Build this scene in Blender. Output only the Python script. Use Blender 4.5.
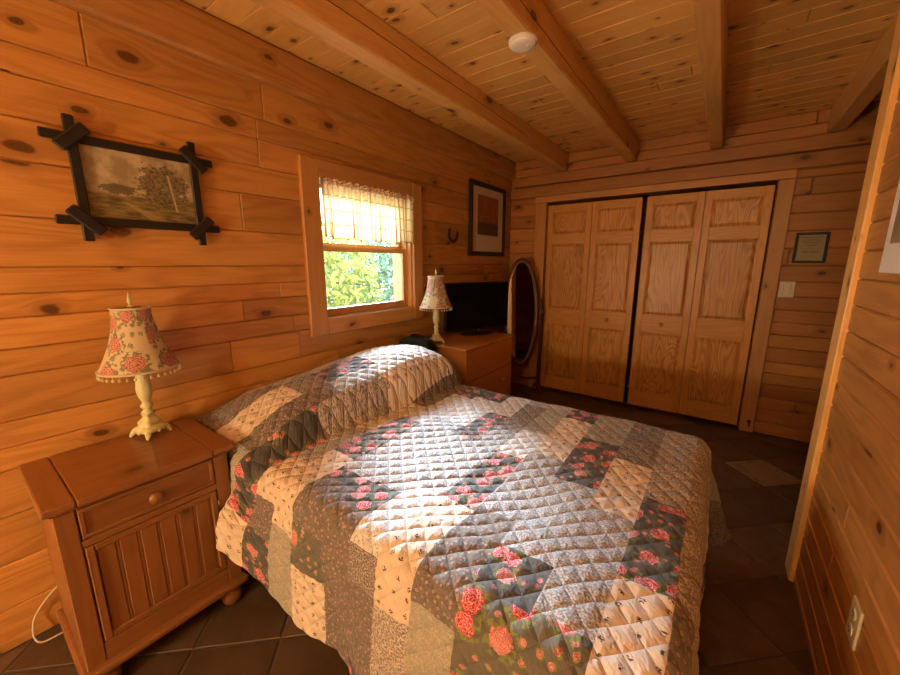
import bpy, bmesh, math, random
import numpy as np
from mathutils import Vector, Matrix
random.seed(7); np.random.seed(7)
for o in list(bpy.data.objects): bpy.data.objects.remove(o)
SC = bpy.context.scene
COL = SC.collection
PI = math.pi

# ------------------------------------------------------------------ camera
cam = bpy.data.cameras.new('camera'); camo = bpy.data.objects.new('camera', cam); COL.objects.link(camo)
yaw, pit = .6261, .1973
cy_, sy_, cp_, sp_ = math.cos(yaw), math.sin(yaw), math.cos(pit), math.sin(pit)
fw = Vector((-sy_*cp_, cy_*cp_, -sp_)); rt = Vector((cy_, sy_, 0)); up = rt.cross(fw)
camo.matrix_world = Matrix(((rt.x, up.x, -fw.x, 1.9992), (rt.y, up.y, -fw.y, .2588), (rt.z, up.z, -fw.z, 1.4247), (0, 0, 0, 1)))
cam.sensor_width = 36; cam.lens = 370.2/900*36; cam.clip_start = .02
SC.camera = camo

# ------------------------------------------------------------------ world, sun, exposure
w = bpy.data.worlds.new('world'); SC.world = w; w.use_nodes = True
bg = w.node_tree.nodes['Background']
bg.inputs['Color'].default_value = (.72, .88, 1.0, 1); bg.inputs['Strength'].default_value = 9.0
sun = bpy.data.lights.new('sun', 'SUN'); suno = bpy.data.objects.new('sun', sun); COL.objects.link(suno)
sun.energy = 27; sun.angle = math.radians(20); sun.color = (.74, .87, 1.0)
suno.rotation_euler = Vector((1.15, -.75, -.70)).to_track_quat('-Z', 'Y').to_euler()
portal = bpy.data.lights.new('window_portal', 'AREA'); portalo = bpy.data.objects.new('window_portal', portal); COL.objects.link(portalo)
portal.shape = 'RECTANGLE'; portal.size = .86; portal.size_y = .90; portal.cycles.is_portal = True
portalo.location = (-.16, 2.1, 1.505); portalo.rotation_euler = (0, -PI/2, 0)
FILL_STRENGTH = 50.0  # glow of the added hanging fill globe
LOW_FILL_STRENGTH = 185.0  # glow of the added low fill globe
SC.view_settings.view_transform = 'Standard'; SC.view_settings.look = 'None'
SC.view_settings.exposure = 0.25; SC.view_settings.gamma = 1.0; SC.view_settings.use_curve_mapping = False

# ------------------------------------------------------------------ mesh helpers
class MB:
    def __init__(s): s.v = []; s.f = []; s.uv = []; s.r = []; s.sm = []
    def add(s, verts, faces, uvs=None, rnd=None, smooth=False, grain='x', M=None):
        b = len(s.v); rnd = random.random() if rnd is None else rnd
        verts = [Vector(p) for p in verts]
        for i, f in enumerate(faces):
            s.f.append([b+k for k in f]); s.r.append(rnd); s.sm.append(smooth)
            if uvs is not None: s.uv.extend(uvs[i])
            else:
                n = Vector((0, 0, 0)); m = len(f)
                for j in range(m):
                    p, q = verts[f[j]], verts[f[(j+1) % m]]
                    n += Vector(((p.y-q.y)*(p.z+q.z), (p.z-q.z)*(p.x+q.x), (p.x-q.x)*(p.y+q.y)))
                ax = max(range(3), key=lambda k: abs(n[k])); g = 'xyz'.index(grain)
                rest = [k for k in range(3) if k != ax]
                if g in rest:
                    o_ = [k for k in rest if k != g][0]
                    s.uv.extend([(verts[k][g], verts[k][o_]) for k in f])
                else: s.uv.extend([(verts[k][rest[0]]*.4, verts[k][rest[1]]) for k in f])
        s.v.extend([tuple(M @ p) if M else tuple(p) for p in verts])
        return s
    def box(s, x0, x1, y0, y1, z0, z1, grain='x', bev=.003, rnd=None, M=None, seg=1):
        x0, x1 = min(x0, x1), max(x0, x1); y0, y1 = min(y0, y1), max(y0, y1); z0, z1 = min(z0, z1), max(z0, z1)
        bev = min(bev, .45*min(x1-x0, y1-y0, z1-z0))
        if bev <= 0:
            vs = [(x, y, z) for x in (x0, x1) for y in (y0, y1) for z in (z0, z1)]
            return s.add(vs, [(0,1,3,2),(4,6,7,5),(0,4,5,1),(2,3,7,6),(0,2,6,4),(1,5,7,3)], None, rnd, False, grain, M)
        bm = bmesh.new(); bmesh.ops.create_cube(bm, size=1)
        for v in bm.verts: v.co = ((x0+x1)/2+v.co.x*(x1-x0), (y0+y1)/2+v.co.y*(y1-y0), (z0+z1)/2+v.co.z*(z1-z0))
        bmesh.ops.bevel(bm, geom=bm.edges[:], offset=bev, segments=seg, affect='EDGES', profile=.5)
        bm.verts.index_update()
        s.add([v.co.copy() for v in bm.verts], [[v.index for v in f.verts] for f in bm.faces], None, rnd, False, grain, M)
        bm.free(); return s
    def lathe(s, prof, n=32, M=None, rnd=None, smooth=True, cap=True, sx=1, sy=1, square=False):
        vs = []; fs = []; uv = []
        for r, z in prof:
            for i in range(n):
                a = 2*PI*i/n; vs.append((r*math.cos(a)*sx, r*math.sin(a)*sy, z))
        L = 0
        for j in range(len(prof)-1):
            dL = math.hypot(prof[j+1][0]-prof[j][0], prof[j+1][1]-prof[j][1])
            R = max(p[0] for p in prof)
            for i in range(n):
                k = (i+1) % n
                fs.append((j*n+i, j*n+k, (j+1)*n+k, (j+1)*n+i))
                u0, u1 = 2*PI*R*i/n, 2*PI*R*(i+1)/n
                uv.append([(L, u0), (L, u1), (L+dL, u1), (L+dL, u0)])
            L += dL
        if cap:
            fs.append(tuple(range(n-1, -1, -1))); uv.append([(vs[k][0], vs[k][1]) for k in range(n-1, -1, -1)])
            t = (len(prof)-1)*n; fs.append(tuple(range(t, t+n))); uv.append([(vs[k][0], vs[k][1]) for k in range(t, t+n)])
        return s.add(vs, fs, uv, rnd, smooth, 'x', M)
    def tube(s, pts, r, n=10, closed=False, rnd=None, M=None, flat=1.0):
        pts = [Vector(p) for p in pts]; m = len(pts); rs = r if isinstance(r, (list, tuple)) else [r]*m
        vs = []; prev = None
        for i, p in enumerate(pts):
            if closed: t = pts[(i+1) % m]-pts[i-1]
            else: t = pts[min(i+1, m-1)]-pts[max(i-1, 0)]
            t.normalize()
            if prev is None:
                a = Vector((0, 0, 1)) if abs(t.z) < .9 else Vector((1, 0, 0))
                nx = t.cross(a).normalized()
            else: nx = (prev-t*prev.dot(t)).normalized()
            prev = nx; ny = t.cross(nx)
            for k in range(n):
                a = 2*PI*k/n; vs.append(p+nx*rs[i]*math.cos(a)+ny*rs[i]*math.sin(a)*flat)
        fs = []; uv = []
        L = 0
        for i in range(m if closed else m-1):
            j = (i+1) % m; d = (pts[j]-pts[i]).length
            for k in range(n):
                l = (k+1) % n
                fs.append((i*n+k, i*n+l, j*n+l, j*n+k))
                c = 2*PI*rs[i]
                uv.append([(L, c*k/n), (L, c*(k+1)/n), (L+d, c*(k+1)/n), (L+d, c*k/n)])
            L += d
        if not closed:
            fs.append(tuple(range(n-1, -1, -1))); uv.append([(0, 0)]*n)
            fs.append(tuple(range((m-1)*n, m*n))); uv.append([(0, 0)]*n)
        return s.add(vs, fs, uv, rnd, True, 'x', M)
    def prism(s, poly, z0, z1, M=None, grain='x', rnd=None):
        n = len(poly)
        vs = [(x, y, z0) for x, y in poly]+[(x, y, z1) for x, y in poly]
        fs = [tuple(range(n-1, -1, -1)), tuple(range(n, 2*n))]+[(i, (i+1) % n, n+(i+1) % n, n+i) for i in range(n)]
        return s.add(vs, fs, None, rnd, False, grain, M)
    def sphere(s, c, r, n=16, sz=1, M=None, rnd=None):
        prof = [(max(r*math.sin(PI*i/(n//2)), 1e-5), -r*sz*math.cos(PI*i/(n//2))) for i in range(n//2+1)]
        T = Matrix.Translation(c); return s.lathe(prof, n, (M @ T) if M else T, rnd, True, False)
    def build(s, name, mat, parent=None):
        me = bpy.data.meshes.new(name); me.from_pydata(s.v, [], s.f)
        uv = me.uv_layers.new(name='UVMap'); uv.data.foreach_set('uv', [c for p in s.uv for c in p])
        at = me.attributes.new('rnd', 'FLOAT', 'FACE'); at.data.foreach_set('value', s.r)
        me.polygons.foreach_set('use_smooth', s.sm)
        for m in (mat if isinstance(mat, list) else [mat]): me.materials.append(m)
        me.update()
        o = bpy.data.objects.new(name, me); COL.objects.link(o)
        if parent: o.parent = parent
        return o
def tag(o, label=None, cat=None, group=None, kind=None):
    if label: o['label'] = label
    if cat: o['category'] = cat
    if group: o['group'] = group
    if kind: o['kind'] = kind
    return o
def empty(name, loc=(0, 0, 0), rz=0, label=None, cat=None, group=None, kind=None, parent=None):
    o = bpy.data.objects.new(name, None); COL.objects.link(o); o.location = loc; o.rotation_euler = (0, 0, rz)
    o.empty_display_size = .05
    if parent: o.parent = parent
    return tag(o, label, cat, group, kind)
def copy_tree(o, parent=None):
    c = o.copy(); COL.objects.link(c); c.parent = parent
    for ch in list(o.children): copy_tree(ch, c)
    return c
def T(x, y, z): return Matrix.Translation((x, y, z))
def RX(a): return Matrix.Rotation(a, 4, 'X')
def RY(a): return Matrix.Rotation(a, 4, 'Y')
def RZ(a): return Matrix.Rotation(a, 4, 'Z')

# ------------------------------------------------------------------ material helpers
class NT:
    def __init__(s, name):
        s.m = bpy.data.materials.new(name); s.m.use_nodes = True; s.t = s.m.node_tree
        s.bsdf = s.t.nodes['Principled BSDF']; s.out = s.t.nodes['Material Output']
    def n(s, typ, **kw):
        x = s.t.nodes.new(typ)
        for k, v in kw.items(): setattr(x, k, v)
        return x
    def L(s, a, b): s.t.links.new(a, b)
    def put(s, sock, v):
        if isinstance(v, bpy.types.NodeSocket): s.L(v, sock)
        else: sock.default_value = v
    def math(s, op, a, b=0.0, c=None, clamp=False):
        x = s.n('ShaderNodeMath', operation=op, use_clamp=clamp); s.put(x.inputs[0], a); s.put(x.inputs[1], b)
        if c is not None: s.put(x.inputs[2], c)
        return x.outputs[0]
    def mix(s, fac, a, b, mode='MIX'):
        x = s.n('ShaderNodeMix', data_type='RGBA', blend_type=mode)
        s.put(x.inputs[0], fac)
        s.put(x.inputs[6], a if isinstance(a, bpy.types.NodeSocket) else (*a, 1)); s.put(x.inputs[7], b if isinstance(b, bpy.types.NodeSocket) else (*b, 1))
        return x.outputs[2]
    def ramp(s, fac, lo, hi):
        x = s.n('ShaderNodeMapRange', interpolation_type='SMOOTHSTEP'); s.put(x.inputs[0], fac)
        s.put(x.inputs[1], lo); s.put(x.inputs[2], hi); return x.outputs[0]
    def uv(s):
        sep = s.n('ShaderNodeSeparateXYZ'); s.L(s.n('ShaderNodeUVMap').outputs[0], sep.inputs[0]); return sep.outputs[0], sep.outputs[1]
    def rnd(s): return s.n('ShaderNodeAttribute', attribute_name='rnd').outputs['Fac']
    def vec(s, x, y, z=0.0):
        c = s.n('ShaderNodeCombineXYZ')
        for i, v in enumerate((x, y, z)): s.put(c.inputs[i], v)
        return c.outputs[0]
    def noise(s, v, scale=1.0, detail=3.0, rough=.5, dist=0.0):
        x = s.n('ShaderNodeTexNoise'); s.L(v, x.inputs['Vector']); s.put(x.inputs['Scale'], scale)
        s.put(x.inputs['Detail'], detail); s.put(x.inputs['Roughness'], rough); s.put(x.inputs['Distortion'], dist)
        return x.outputs['Fac']
    def voro(s, v, scale=1.0, feature='F1', rand=1.0):
        x = s.n('ShaderNodeTexVoronoi', feature=feature); s.L(v, x.inputs['Vector']); s.put(x.inputs['Scale'], scale); s.put(x.inputs['Randomness'], rand)
        return x
    def bump(s, h, strength=.3, dist=.002):
        x = s.n('ShaderNodeBump'); s.put(x.inputs['Strength'], strength); s.put(x.inputs['Distance'], dist); s.L(h, x.inputs['Height'])
        s.L(x.outputs[0], s.bsdf.inputs['Normal'])
    def done(s, col=None, rough=None, **kw):
        if col is not None: s.put(s.bsdf.inputs['Base Color'], col if isinstance(col, bpy.types.NodeSocket) else (*col, 1))
        if rough is not None: s.put(s.bsdf.inputs['Roughness'], rough)
        for k, v in kw.items(): s.put(s.bsdf.inputs[k.replace('_', ' ')], v)
        return s.m

def wood(name, light, dark, knot=(.075, .022, .006), knots=.5, tone=.35, rings=30., contrast=.6, rough=.42, seed=0., kscale=1.0, coat=.0):
    N = NT(name); u, v = N.uv(); r = N.rnd()
    U = N.math('ADD', u, N.math('MULTIPLY', r, 37.3+seed)); V = N.math('ADD', v, N.math('MULTIPLY', r, 91.7))
    # knots
    kv = N.vec(N.math('MULTIPLY', U, 3.1/kscale), N.math('MULTIPLY', V, 5.2/kscale), N.math('MULTIPLY', r, 3.0))
    warp = N.n('ShaderNodeVectorMath', operation='ADD'); N.L(kv, warp.inputs[0])
    wn = N.n('ShaderNodeTexNoise'); N.L(kv, wn.inputs['Vector']); wn.inputs['Scale'].default_value = 3.0; wn.inputs['Detail'].default_value = 2
    ws = N.n('ShaderNodeVectorMath', operation='SCALE'); N.L(wn.outputs['Color'], ws.inputs[0]); ws.inputs['Scale'].default_value = .16
    N.L(ws.outputs[0], warp.inputs[1])
    vo = N.n('ShaderNodeTexVoronoi', voronoi_dimensions='2D'); N.L(warp.outputs[0], vo.inputs['Vector']); vo.inputs['Scale'].default_value = 1.0
    d = vo.outputs['Distance']
    sc = N.n('ShaderNodeSeparateColor'); N.L(vo.outputs['Color'], sc.inputs[0])
    on = N.math('LESS_THAN', sc.outputs[0], knots)
    size = N.math('MULTIPLY_ADD', sc.outputs[1], .10, .045)
    kf = N.math('MULTIPLY', N.math('SUBTRACT', 1.0, N.ramp(d, N.math('MULTIPLY', size, .55), size)), on)
    halo = N.math('MULTIPLY', N.math('SUBTRACT', 1.0, N.ramp(d, size, N.math('MULTIPLY', size, 2.6))), on)
    # grain lines bend around the knots
    lowv = N.noise(N.vec(N.math('MULTIPLY', U, .9), N.math('MULTIPLY', V, 6.0), r), 1.0, 2.0, .5, .4)
    g = N.math('ADD', N.math('MULTIPLY', lowv, rings), N.math('MULTIPLY', halo, 2.5))
    ring = N.math('MULTIPLY_ADD', N.math('SINE', N.math('MULTIPLY', g, 2.2)), .5, .5)
    ring = N.math('POWER', ring, 1.6)
    fine = N.noise(N.vec(N.math('MULTIPLY', U, 6.0), N.math('MULTIPLY', V, 170.0), r), 1.0, 3.0, .6)
    blot = N.noise(N.vec(N.math('MULTIPLY', U, 1.6), N.math('MULTIPLY', V, 5.0), N.math('MULTIPLY', r, 7.0)), 1.0, 3.0)
    fac = N.math('ADD', N.math('MULTIPLY', ring, .45*contrast), N.math('MULTIPLY', N.ramp(fine, .3, .75), .35*contrast), clamp=True)
    fac = N.math('ADD', fac, N.math('MULTIPLY', N.math('SUBTRACT', blot, .5), .7*contrast), clamp=True)
    col = N.mix(fac, light, dark)
    tn = N.math('MULTIPLY_ADD', N.math('SUBTRACT', N.math('FRACT', N.math('MULTIPLY', r, 13.7)), .5), tone, 1.0)
    hsv = N.n('ShaderNodeHueSaturation'); N.L(col, hsv.inputs['Color']); N.put(hsv.inputs['Value'], tn); col = hsv.outputs[0]
    col = N.mix(N.math('MULTIPLY', halo, .45), col, tuple(.55*a+.45*b for a, b in zip(dark, knot)))
    kr = N.math('MULTIPLY_ADD', N.math('SINE', N.math('MULTIPLY', d, 160.0)), .10, .86)
    col = N.mix(N.math('MULTIPLY', kf, kr), col, knot)
    N.bump(N.math('SUBTRACT', fine, N.math('MULTIPLY', kf, .4)), .12, .001)
    return N.done(col, rough, Coat_Weight=coat, Coat_Roughness=.25)

def plain(name, col, rough=.5, metal=0.0, var=.0, vscale=40, **kw):
    N = NT(name)
    if var:
        tc = N.n('ShaderNodeTexCoord').outputs['Object']; f = N.noise(tc, vscale, 3.0)
        c = N.mix(N.ramp(f, .3, .7), tuple(a*(1-var) for a in col), tuple(min(1, a*(1+var)) for a in col))
    else: c = col
    return N.done(c, rough, Metallic=metal, **kw)

M = {}
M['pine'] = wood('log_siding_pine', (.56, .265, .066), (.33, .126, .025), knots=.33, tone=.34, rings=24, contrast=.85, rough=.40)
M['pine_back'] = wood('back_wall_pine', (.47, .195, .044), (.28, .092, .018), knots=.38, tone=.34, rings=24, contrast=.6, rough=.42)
M['ceil'] = wood('ceiling_pine', (.82, .475, .135), (.58, .270, .062), knots=.62, tone=.22, rings=18, contrast=.5, rough=.45, kscale=.62)
M['beam'] = wood('beam_timber', (.70, .385, .115), (.50, .225, .055), knots=.30, tone=.12, rings=26, contrast=.6, rough=.48)
M['casing'] = wood('casing_pine', (.58, .285, .085), (.40, .155, .036), knots=.18, tone=.15, rings=22, contrast=.5, rough=.38)
M['door'] = wood('closet_door_pine', (.66, .315, .070), (.42, .155, .026), knots=.0, tone=.12, rings=40, contrast=.62, rough=.36)
M['panel'] = wood('door_panel_pine', (.70, .350, .080), (.33, .110, .017), knots=.0, tone=.16, rings=64, contrast=1.15, rough=.34)
M['stand'] = wood('nightstand_oak', (.27, .110, .031), (.16, .055, .014), knots=.16, tone=.14, rings=26, contrast=.6, rough=.34, coat=.15)
M['dresser'] = wood('dresser_maple', (.56, .225, .052), (.44, .155, .032), knots=.0, tone=.08, rings=14, contrast=.4, rough=.30, coat=.2)
M['darkwood'] = wood('mahogany', (.13, .040, .016), (.07, .020, .008), knots=.0, tone=.1, rings=20, contrast=.6, rough=.35)
M['ebony'] = wood('blackened_wood', (.018, .012, .009), (.008, .006, .005), knots=.0, tone=.1, rings=20, contrast=.6, rough=.45)
M['shadow'] = plain('closet_interior', (.10, .055, .02), .8)
M['black'] = plain('black_plastic', (.008, .008, .009), .35)
M['screen'] = plain('glossy_screen', (.003, .003, .004), .08)
M['blackcloth'] = plain('black_green_cloth', (.012, .018, .015), .85, var=.2)
M['ivory'] = plain('ivory_plastic', (.72, .62, .42), .35)
M['white'] = plain('white_plastic', (.78, .76, .70), .4)
M['mat'] = plain('picture_mat', (.62, .52, .38), .8)
M['matwhite'] = plain('white_mount', (.80, .76, .64), .8)
M['cordm'] = plain('cream_cord', (.62, .50, .34), .5)
M['iron'] = plain('rusty_iron', (.05, .032, .022), .6, .6, var=.4, vscale=80)
M['brass'] = plain('aged_brass', (.30, .20, .08), .35, .9)
M['lampbase'] = plain('antique_cream_paint', (.62, .58, .29), .38, var=.10, vscale=45)
M['mirror'] = plain('mirror_glass', (.80, .80, .80), .02, 1.0)
M['rim'] = plain('bevelled_glass_edge', (.60, .55, .48), .2, .6)
M['ink'] = plain('brown_ink', (.07, .05, .025), .8)
M['grout'] = plain('grout', (.085, .066, .046), .85, var=.2)
M['mattress'] = plain('mattress_ticking', (.5, .48, .44), .9)

def tile_mat(name, a, b, vein=None):
    N = NT(name); u, v = N.uv(); r = N.rnd()
    p = N.vec(N.math('MULTIPLY_ADD', r, 31., u), N.math('MULTIPLY_ADD', r, 57., v), r)
    f = N.noise(p, 7.0, 6.0, .6, .6); f2 = N.noise(p, 40.0, 4.0, .6)
    c = N.mix(N.ramp(f, .3, .7), a, b)
    if vein: c = N.mix(N.ramp(N.noise(p, 10.0, 5.0, .6, 1.5), .56, .66), c, vein)
    hsv = N.n('ShaderNodeHueSaturation'); N.L(c, hsv.inputs['Color']); N.put(hsv.inputs['Value'], N.math('MULTIPLY_ADD', r, .7, .65))
    N.bump(N.math('ADD', f, N.math('MULTIPLY', f2, .3)), .35, .004)
    return N.done(hsv.outputs[0], N.math('MULTIPLY_ADD', f2, .25, .27))
M['tile'] = tile_mat('slate_tile', (.075, .042, .021), (.125, .075, .040))
M['paletile'] = tile_mat('pale_stone_tile', (.28, .20, .095), (.36, .27, .14), (.13, .095, .05))

# fabric prints of the quilt: UV = metres across the cloth
def dots(N, u, v, cell, rad, jit=.8, seed=0.0):
    p = N.vec(N.math('ADD', u, seed), v, 0.0)
    vo = N.n('ShaderNodeTexVoronoi', voronoi_dimensions='2D'); N.L(p, vo.inputs['Vector']); vo.inputs['Scale'].default_value = 1/cell; vo.inputs['Randomness'].default_value = jit
    return N.math('MULTIPLY', vo.outputs['Distance'], cell), vo
def roses(N, base, u, v, cell, rad, prob, red, pale, seed, leaf=(.20, .24, .07)):
    d, vo = dots(N, u, v, cell, rad, .75, seed)
    sc = N.n('ShaderNodeSeparateColor'); N.L(vo.outputs['Color'], sc.inputs[0])
    on = N.math('LESS_THAN', sc.outputs[0], prob)
    wob = N.noise(N.vec(u, v, seed), 95.0, 2.0)
    dd = N.math('ADD', d, N.math('MULTIPLY', N.math('SUBTRACT', wob, .5), rad*.9))
    lf = N.math('MULTIPLY', N.math('MULTIPLY', N.math('LESS_THAN', dd, rad*1.55), on), N.math('GREATER_THAN', N.noise(N.vec(u, v, seed+3), 60.0, 2.0), .5))
    c = N.mix(lf, base, leaf)
    fl = N.math('MULTIPLY', N.math('LESS_THAN', dd, rad), on)
    pet = N.ramp(N.math('SINE', N.math('ADD', N.math('MULTIPLY', d, 900.0), N.math('MULTIPLY', wob, 26.0))), -.5, .7)
    pc = N.mix(pet, red, pale)
    pc = N.mix(N.math('MULTIPLY', N.math('GREATER_THAN', sc.outputs[1], .84), .5), pc, (.58, .32, .28))
    return N.mix(fl, c, pc)
def fabric(name, kind):
    N = NT(name); u, v = N.uv()
    uw = N.math('ADD', u, N.math('MULTIPLY', N.noise(N.vec(u, v, 1.0), 30.0, 2.0), .012)); vw = N.math('ADD', v, N.math('MULTIPLY', N.noise(N.vec(u, v, 5.0), 30.0, 2.0), .012))
    if kind == 'rose':
        c = roses(N, (.085, .082, .076), u, v, .030, .007, .30, (.42, .10, .09), (.60, .30, .25), 2.0, (.12, .12, .08))
        c = roses(N, c, u, v, .072, .024, .72, (.42, .016, .040), (.78, .36, .36), 7.3, (.15, .17, .07))
    elif kind == 'rosesage':
        c = roses(N, (.135, .130, .098), u, v, .034, .0075, .5, (.42, .12, .11), (.60, .36, .30), 2.0)
        c = roses(N, c, u, v, .11, .028, .62, (.46, .020, .040), (.80, .36, .34), 11.3)
    elif kind == 'cream':
        d, vo = dots(N, uw, vw, .046, .01, .45)
        st = N.noise(N.vec(N.math('MULTIPLY', u, 1.0), v, 9.0), 260.0, 1.0)
        k = N.math('MULTIPLY', N.math('LESS_THAN', N.math('ADD', d, N.math('MULTIPLY', N.math('SUBTRACT', st, .5), .010)), .0070), N.math('GREATER_THAN', N.noise(N.vec(N.math('MULTIPLY', u, .6), v, 4.0), 230.0, 1.0), .49))
        c = N.mix(N.ramp(N.noise(N.vec(u, v), 25.0), .3, .7), (.74, .62, .47), (.66, .54, .40))
        c = N.mix(k, c, (.075, .055, .045))
    elif kind == 'grey':
        a = N.noise(N.vec(u, v), 170.0, 2.0); c = N.mix(N.ramp(a, .44, .56), (.25, .245, .24), (.52, .50, .47))
    elif kind == 'white':
        a = N.noise(N.vec(u, v), 150.0, 2.0); c = N.mix(N.ramp(a, .36, .52), (.40, .39, .37), (.72, .69, .64))
    elif kind == 'brown':
        d, vo = dots(N, uw, vw, .021, .01, .9)
        c = N.mix(N.ramp(N.noise(N.vec(u, v), 120.0), .35, .65), (.15, .125, .105), (.21, .18, .15))
        c = N.mix(N.math('LESS_THAN', d, .0036), c, (.46, .36, .30))
        c = N.mix(N.math('LESS_THAN', d, .0018), c, (.45, .10, .08))
    elif kind == 'sage':
        a = N.math('SINE', N.math('MULTIPLY', N.noise(N.vec(u, v), 60.0, 2.0), 40.0))
        c = N.mix(N.ramp(a, .2, .8), (.33, .315, .245), (.46, .43, .34))
    elif kind == 'tan':
        a = N.noise(N.vec(u, v), 150.0, 2.0); c = N.mix(N.ramp(a, .42, .56), (.22, .185, .15), (.54, .48, .41))
    elif kind == 'speck':
        a = N.noise(N.vec(u, v), 200.0, 2.0); c = N.mix(N.ramp(a, .47, .57), (.135, .115, .10), (.45, .39, .33))
    # stitched diamonds and the crinkle of washed cotton between the stitch lines
    k = PI/.074
    s1 = N.math('ABSOLUTE', N.math('SINE', N.math('MULTIPLY', N.math('ADD', u, v), k))); s2 = N.math('ABSOLUTE', N.math('SINE', N.math('MULTIPLY', N.math('SUBTRACT', u, v), k)))
    q = N.math('POWER', N.math('MINIMUM', s1, s2), .45)
    cr = N.noise(N.vec(N.math('ADD', u, v), N.math('MULTIPLY', N.math('SUBTRACT', u, v), .45)), 62.0, 2.0, .5, .8)
    h = N.math('ADD', q, N.math('MULTIPLY', cr, 1.0))
    N.bump(h, .62, .010)
    return N.done(c, .92, Sheen_Weight=.12)
KINDS = ['rose', 'cream', 'grey', 'white', 'brown', 'sage', 'tan', 'speck', 'rosesage']
FAB = [fabric('quilt_print_'+k, k) for k in KINDS]

def shade_mat():
    N = NT('floral_shade_cloth'); u, v = N.uv()
    c = N.mix(N.ramp(N.noise(N.vec(u, v), 300.0), .3, .7), (.72, .61, .38), (.64, .53, .32))
    c = roses(N, c, v, u, .040, .0075, .8, (.24, .22, .10), (.46, .30, .20), 5.0, (.33, .32, .17))
    c = roses(N, c, v, u, .086, .029, .78, (.44, .11, .08), (.74, .44, .32), 3.1, (.26, .25, .12))
    m = N.done(c, .85)
    tr = N.n('ShaderNodeBsdfTranslucent'); N.L(c, tr.inputs[0])
    mx = N.n('ShaderNodeMixShader'); mx.inputs[0].default_value = .25; N.L(N.bsdf.outputs[0], mx.inputs[1]); N.L(tr.outputs[0], mx.inputs[2]); N.L(mx.outputs[0], N.out.inputs[0])
    return m
M['shade'] = shade_mat()
def valance_mat():
    N = NT('sheer_valance_cloth'); u, v = N.uv()
    lu = N.math('LESS_THAN', N.math('FRACT', N.math('MULTIPLY', u, 1/.085)), .10); lv = N.math('LESS_THAN', N.math('FRACT', N.math('MULTIPLY', v, 1/.085)), .09)
    c = N.mix(N.math('MULTIPLY', N.math('MAXIMUM', lu, lv), .75), (.92, .82, .58), (.55, .34, .16))
    top = N.math('GREATER_THAN', v, .285)
    c = N.mix(N.math('MULTIPLY', N.math('MULTIPLY', N.ramp(v, .27, .34), N.math('GREATER_THAN', N.noise(N.vec(u, v), 45.0, 2.0), .52)), .8), c, (.66, .25, .15))
    N.done(c, .9)
    tr = N.n('ShaderNodeBsdfTranslucent'); N.L(c, tr.inputs[0])
    mx = N.n('ShaderNodeMixShader'); mx.inputs[0].default_value = .72; N.L(N.bsdf.outputs[0], mx.inputs[1]); N.L(tr.outputs[0], mx.inputs[2]); N.L(mx.outputs[0], N.out.inputs[0])
    return N.m
M['valance'] = valance_mat()
def glass_mat():
    N = NT('window_glass'); tr = N.n('ShaderNodeBsdfTransparent'); gl = N.n('ShaderNodeBsdfGlossy'); gl.inputs['Roughness'].default_value = .02
    fr = N.n('ShaderNodeFresnel'); fr.inputs[0].default_value = 1.35
    mx = N.n('ShaderNodeMixShader'); N.L(fr.outputs[0], mx.inputs[0]); N.L(tr.outputs[0], mx.inputs[1]); N.L(gl.outputs[0], mx.inputs[2]); N.L(mx.outputs[0], N.out.inputs[0])
    return N.m
M['glass'] = glass_mat()
def leaf_mat(name, a, b):
    N = NT(name); r = N.rnd(); c = N.mix(r, a, b); N.done(c, .5)
    tr = N.n('ShaderNodeBsdfTranslucent'); N.L(c, tr.inputs[0])
    mx = N.n('ShaderNodeMixShader'); mx.inputs[0].default_value = .5; N.L(N.bsdf.outputs[0], mx.inputs[1]); N.L(tr.outputs[0], mx.inputs[2]); N.L(mx.outputs[0], N.out.inputs[0])
    return N.m
M['leaf'] = leaf_mat('yellow_green_leaves', (.07, .11, .02), (.40, .40, .10))
M['leafd'] = leaf_mat('green_leaves', (.03, .08, .04), (.14, .24, .13))
M['bark'] = plain('bark', (.10, .075, .05), .9, var=.4)
M['bounce_ground'] = plain('pale_bounce_ground', (.52, .46, .34), .95, var=.2, vscale=6)  # ground tone raised to bounce sunlight up through the window

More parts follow.
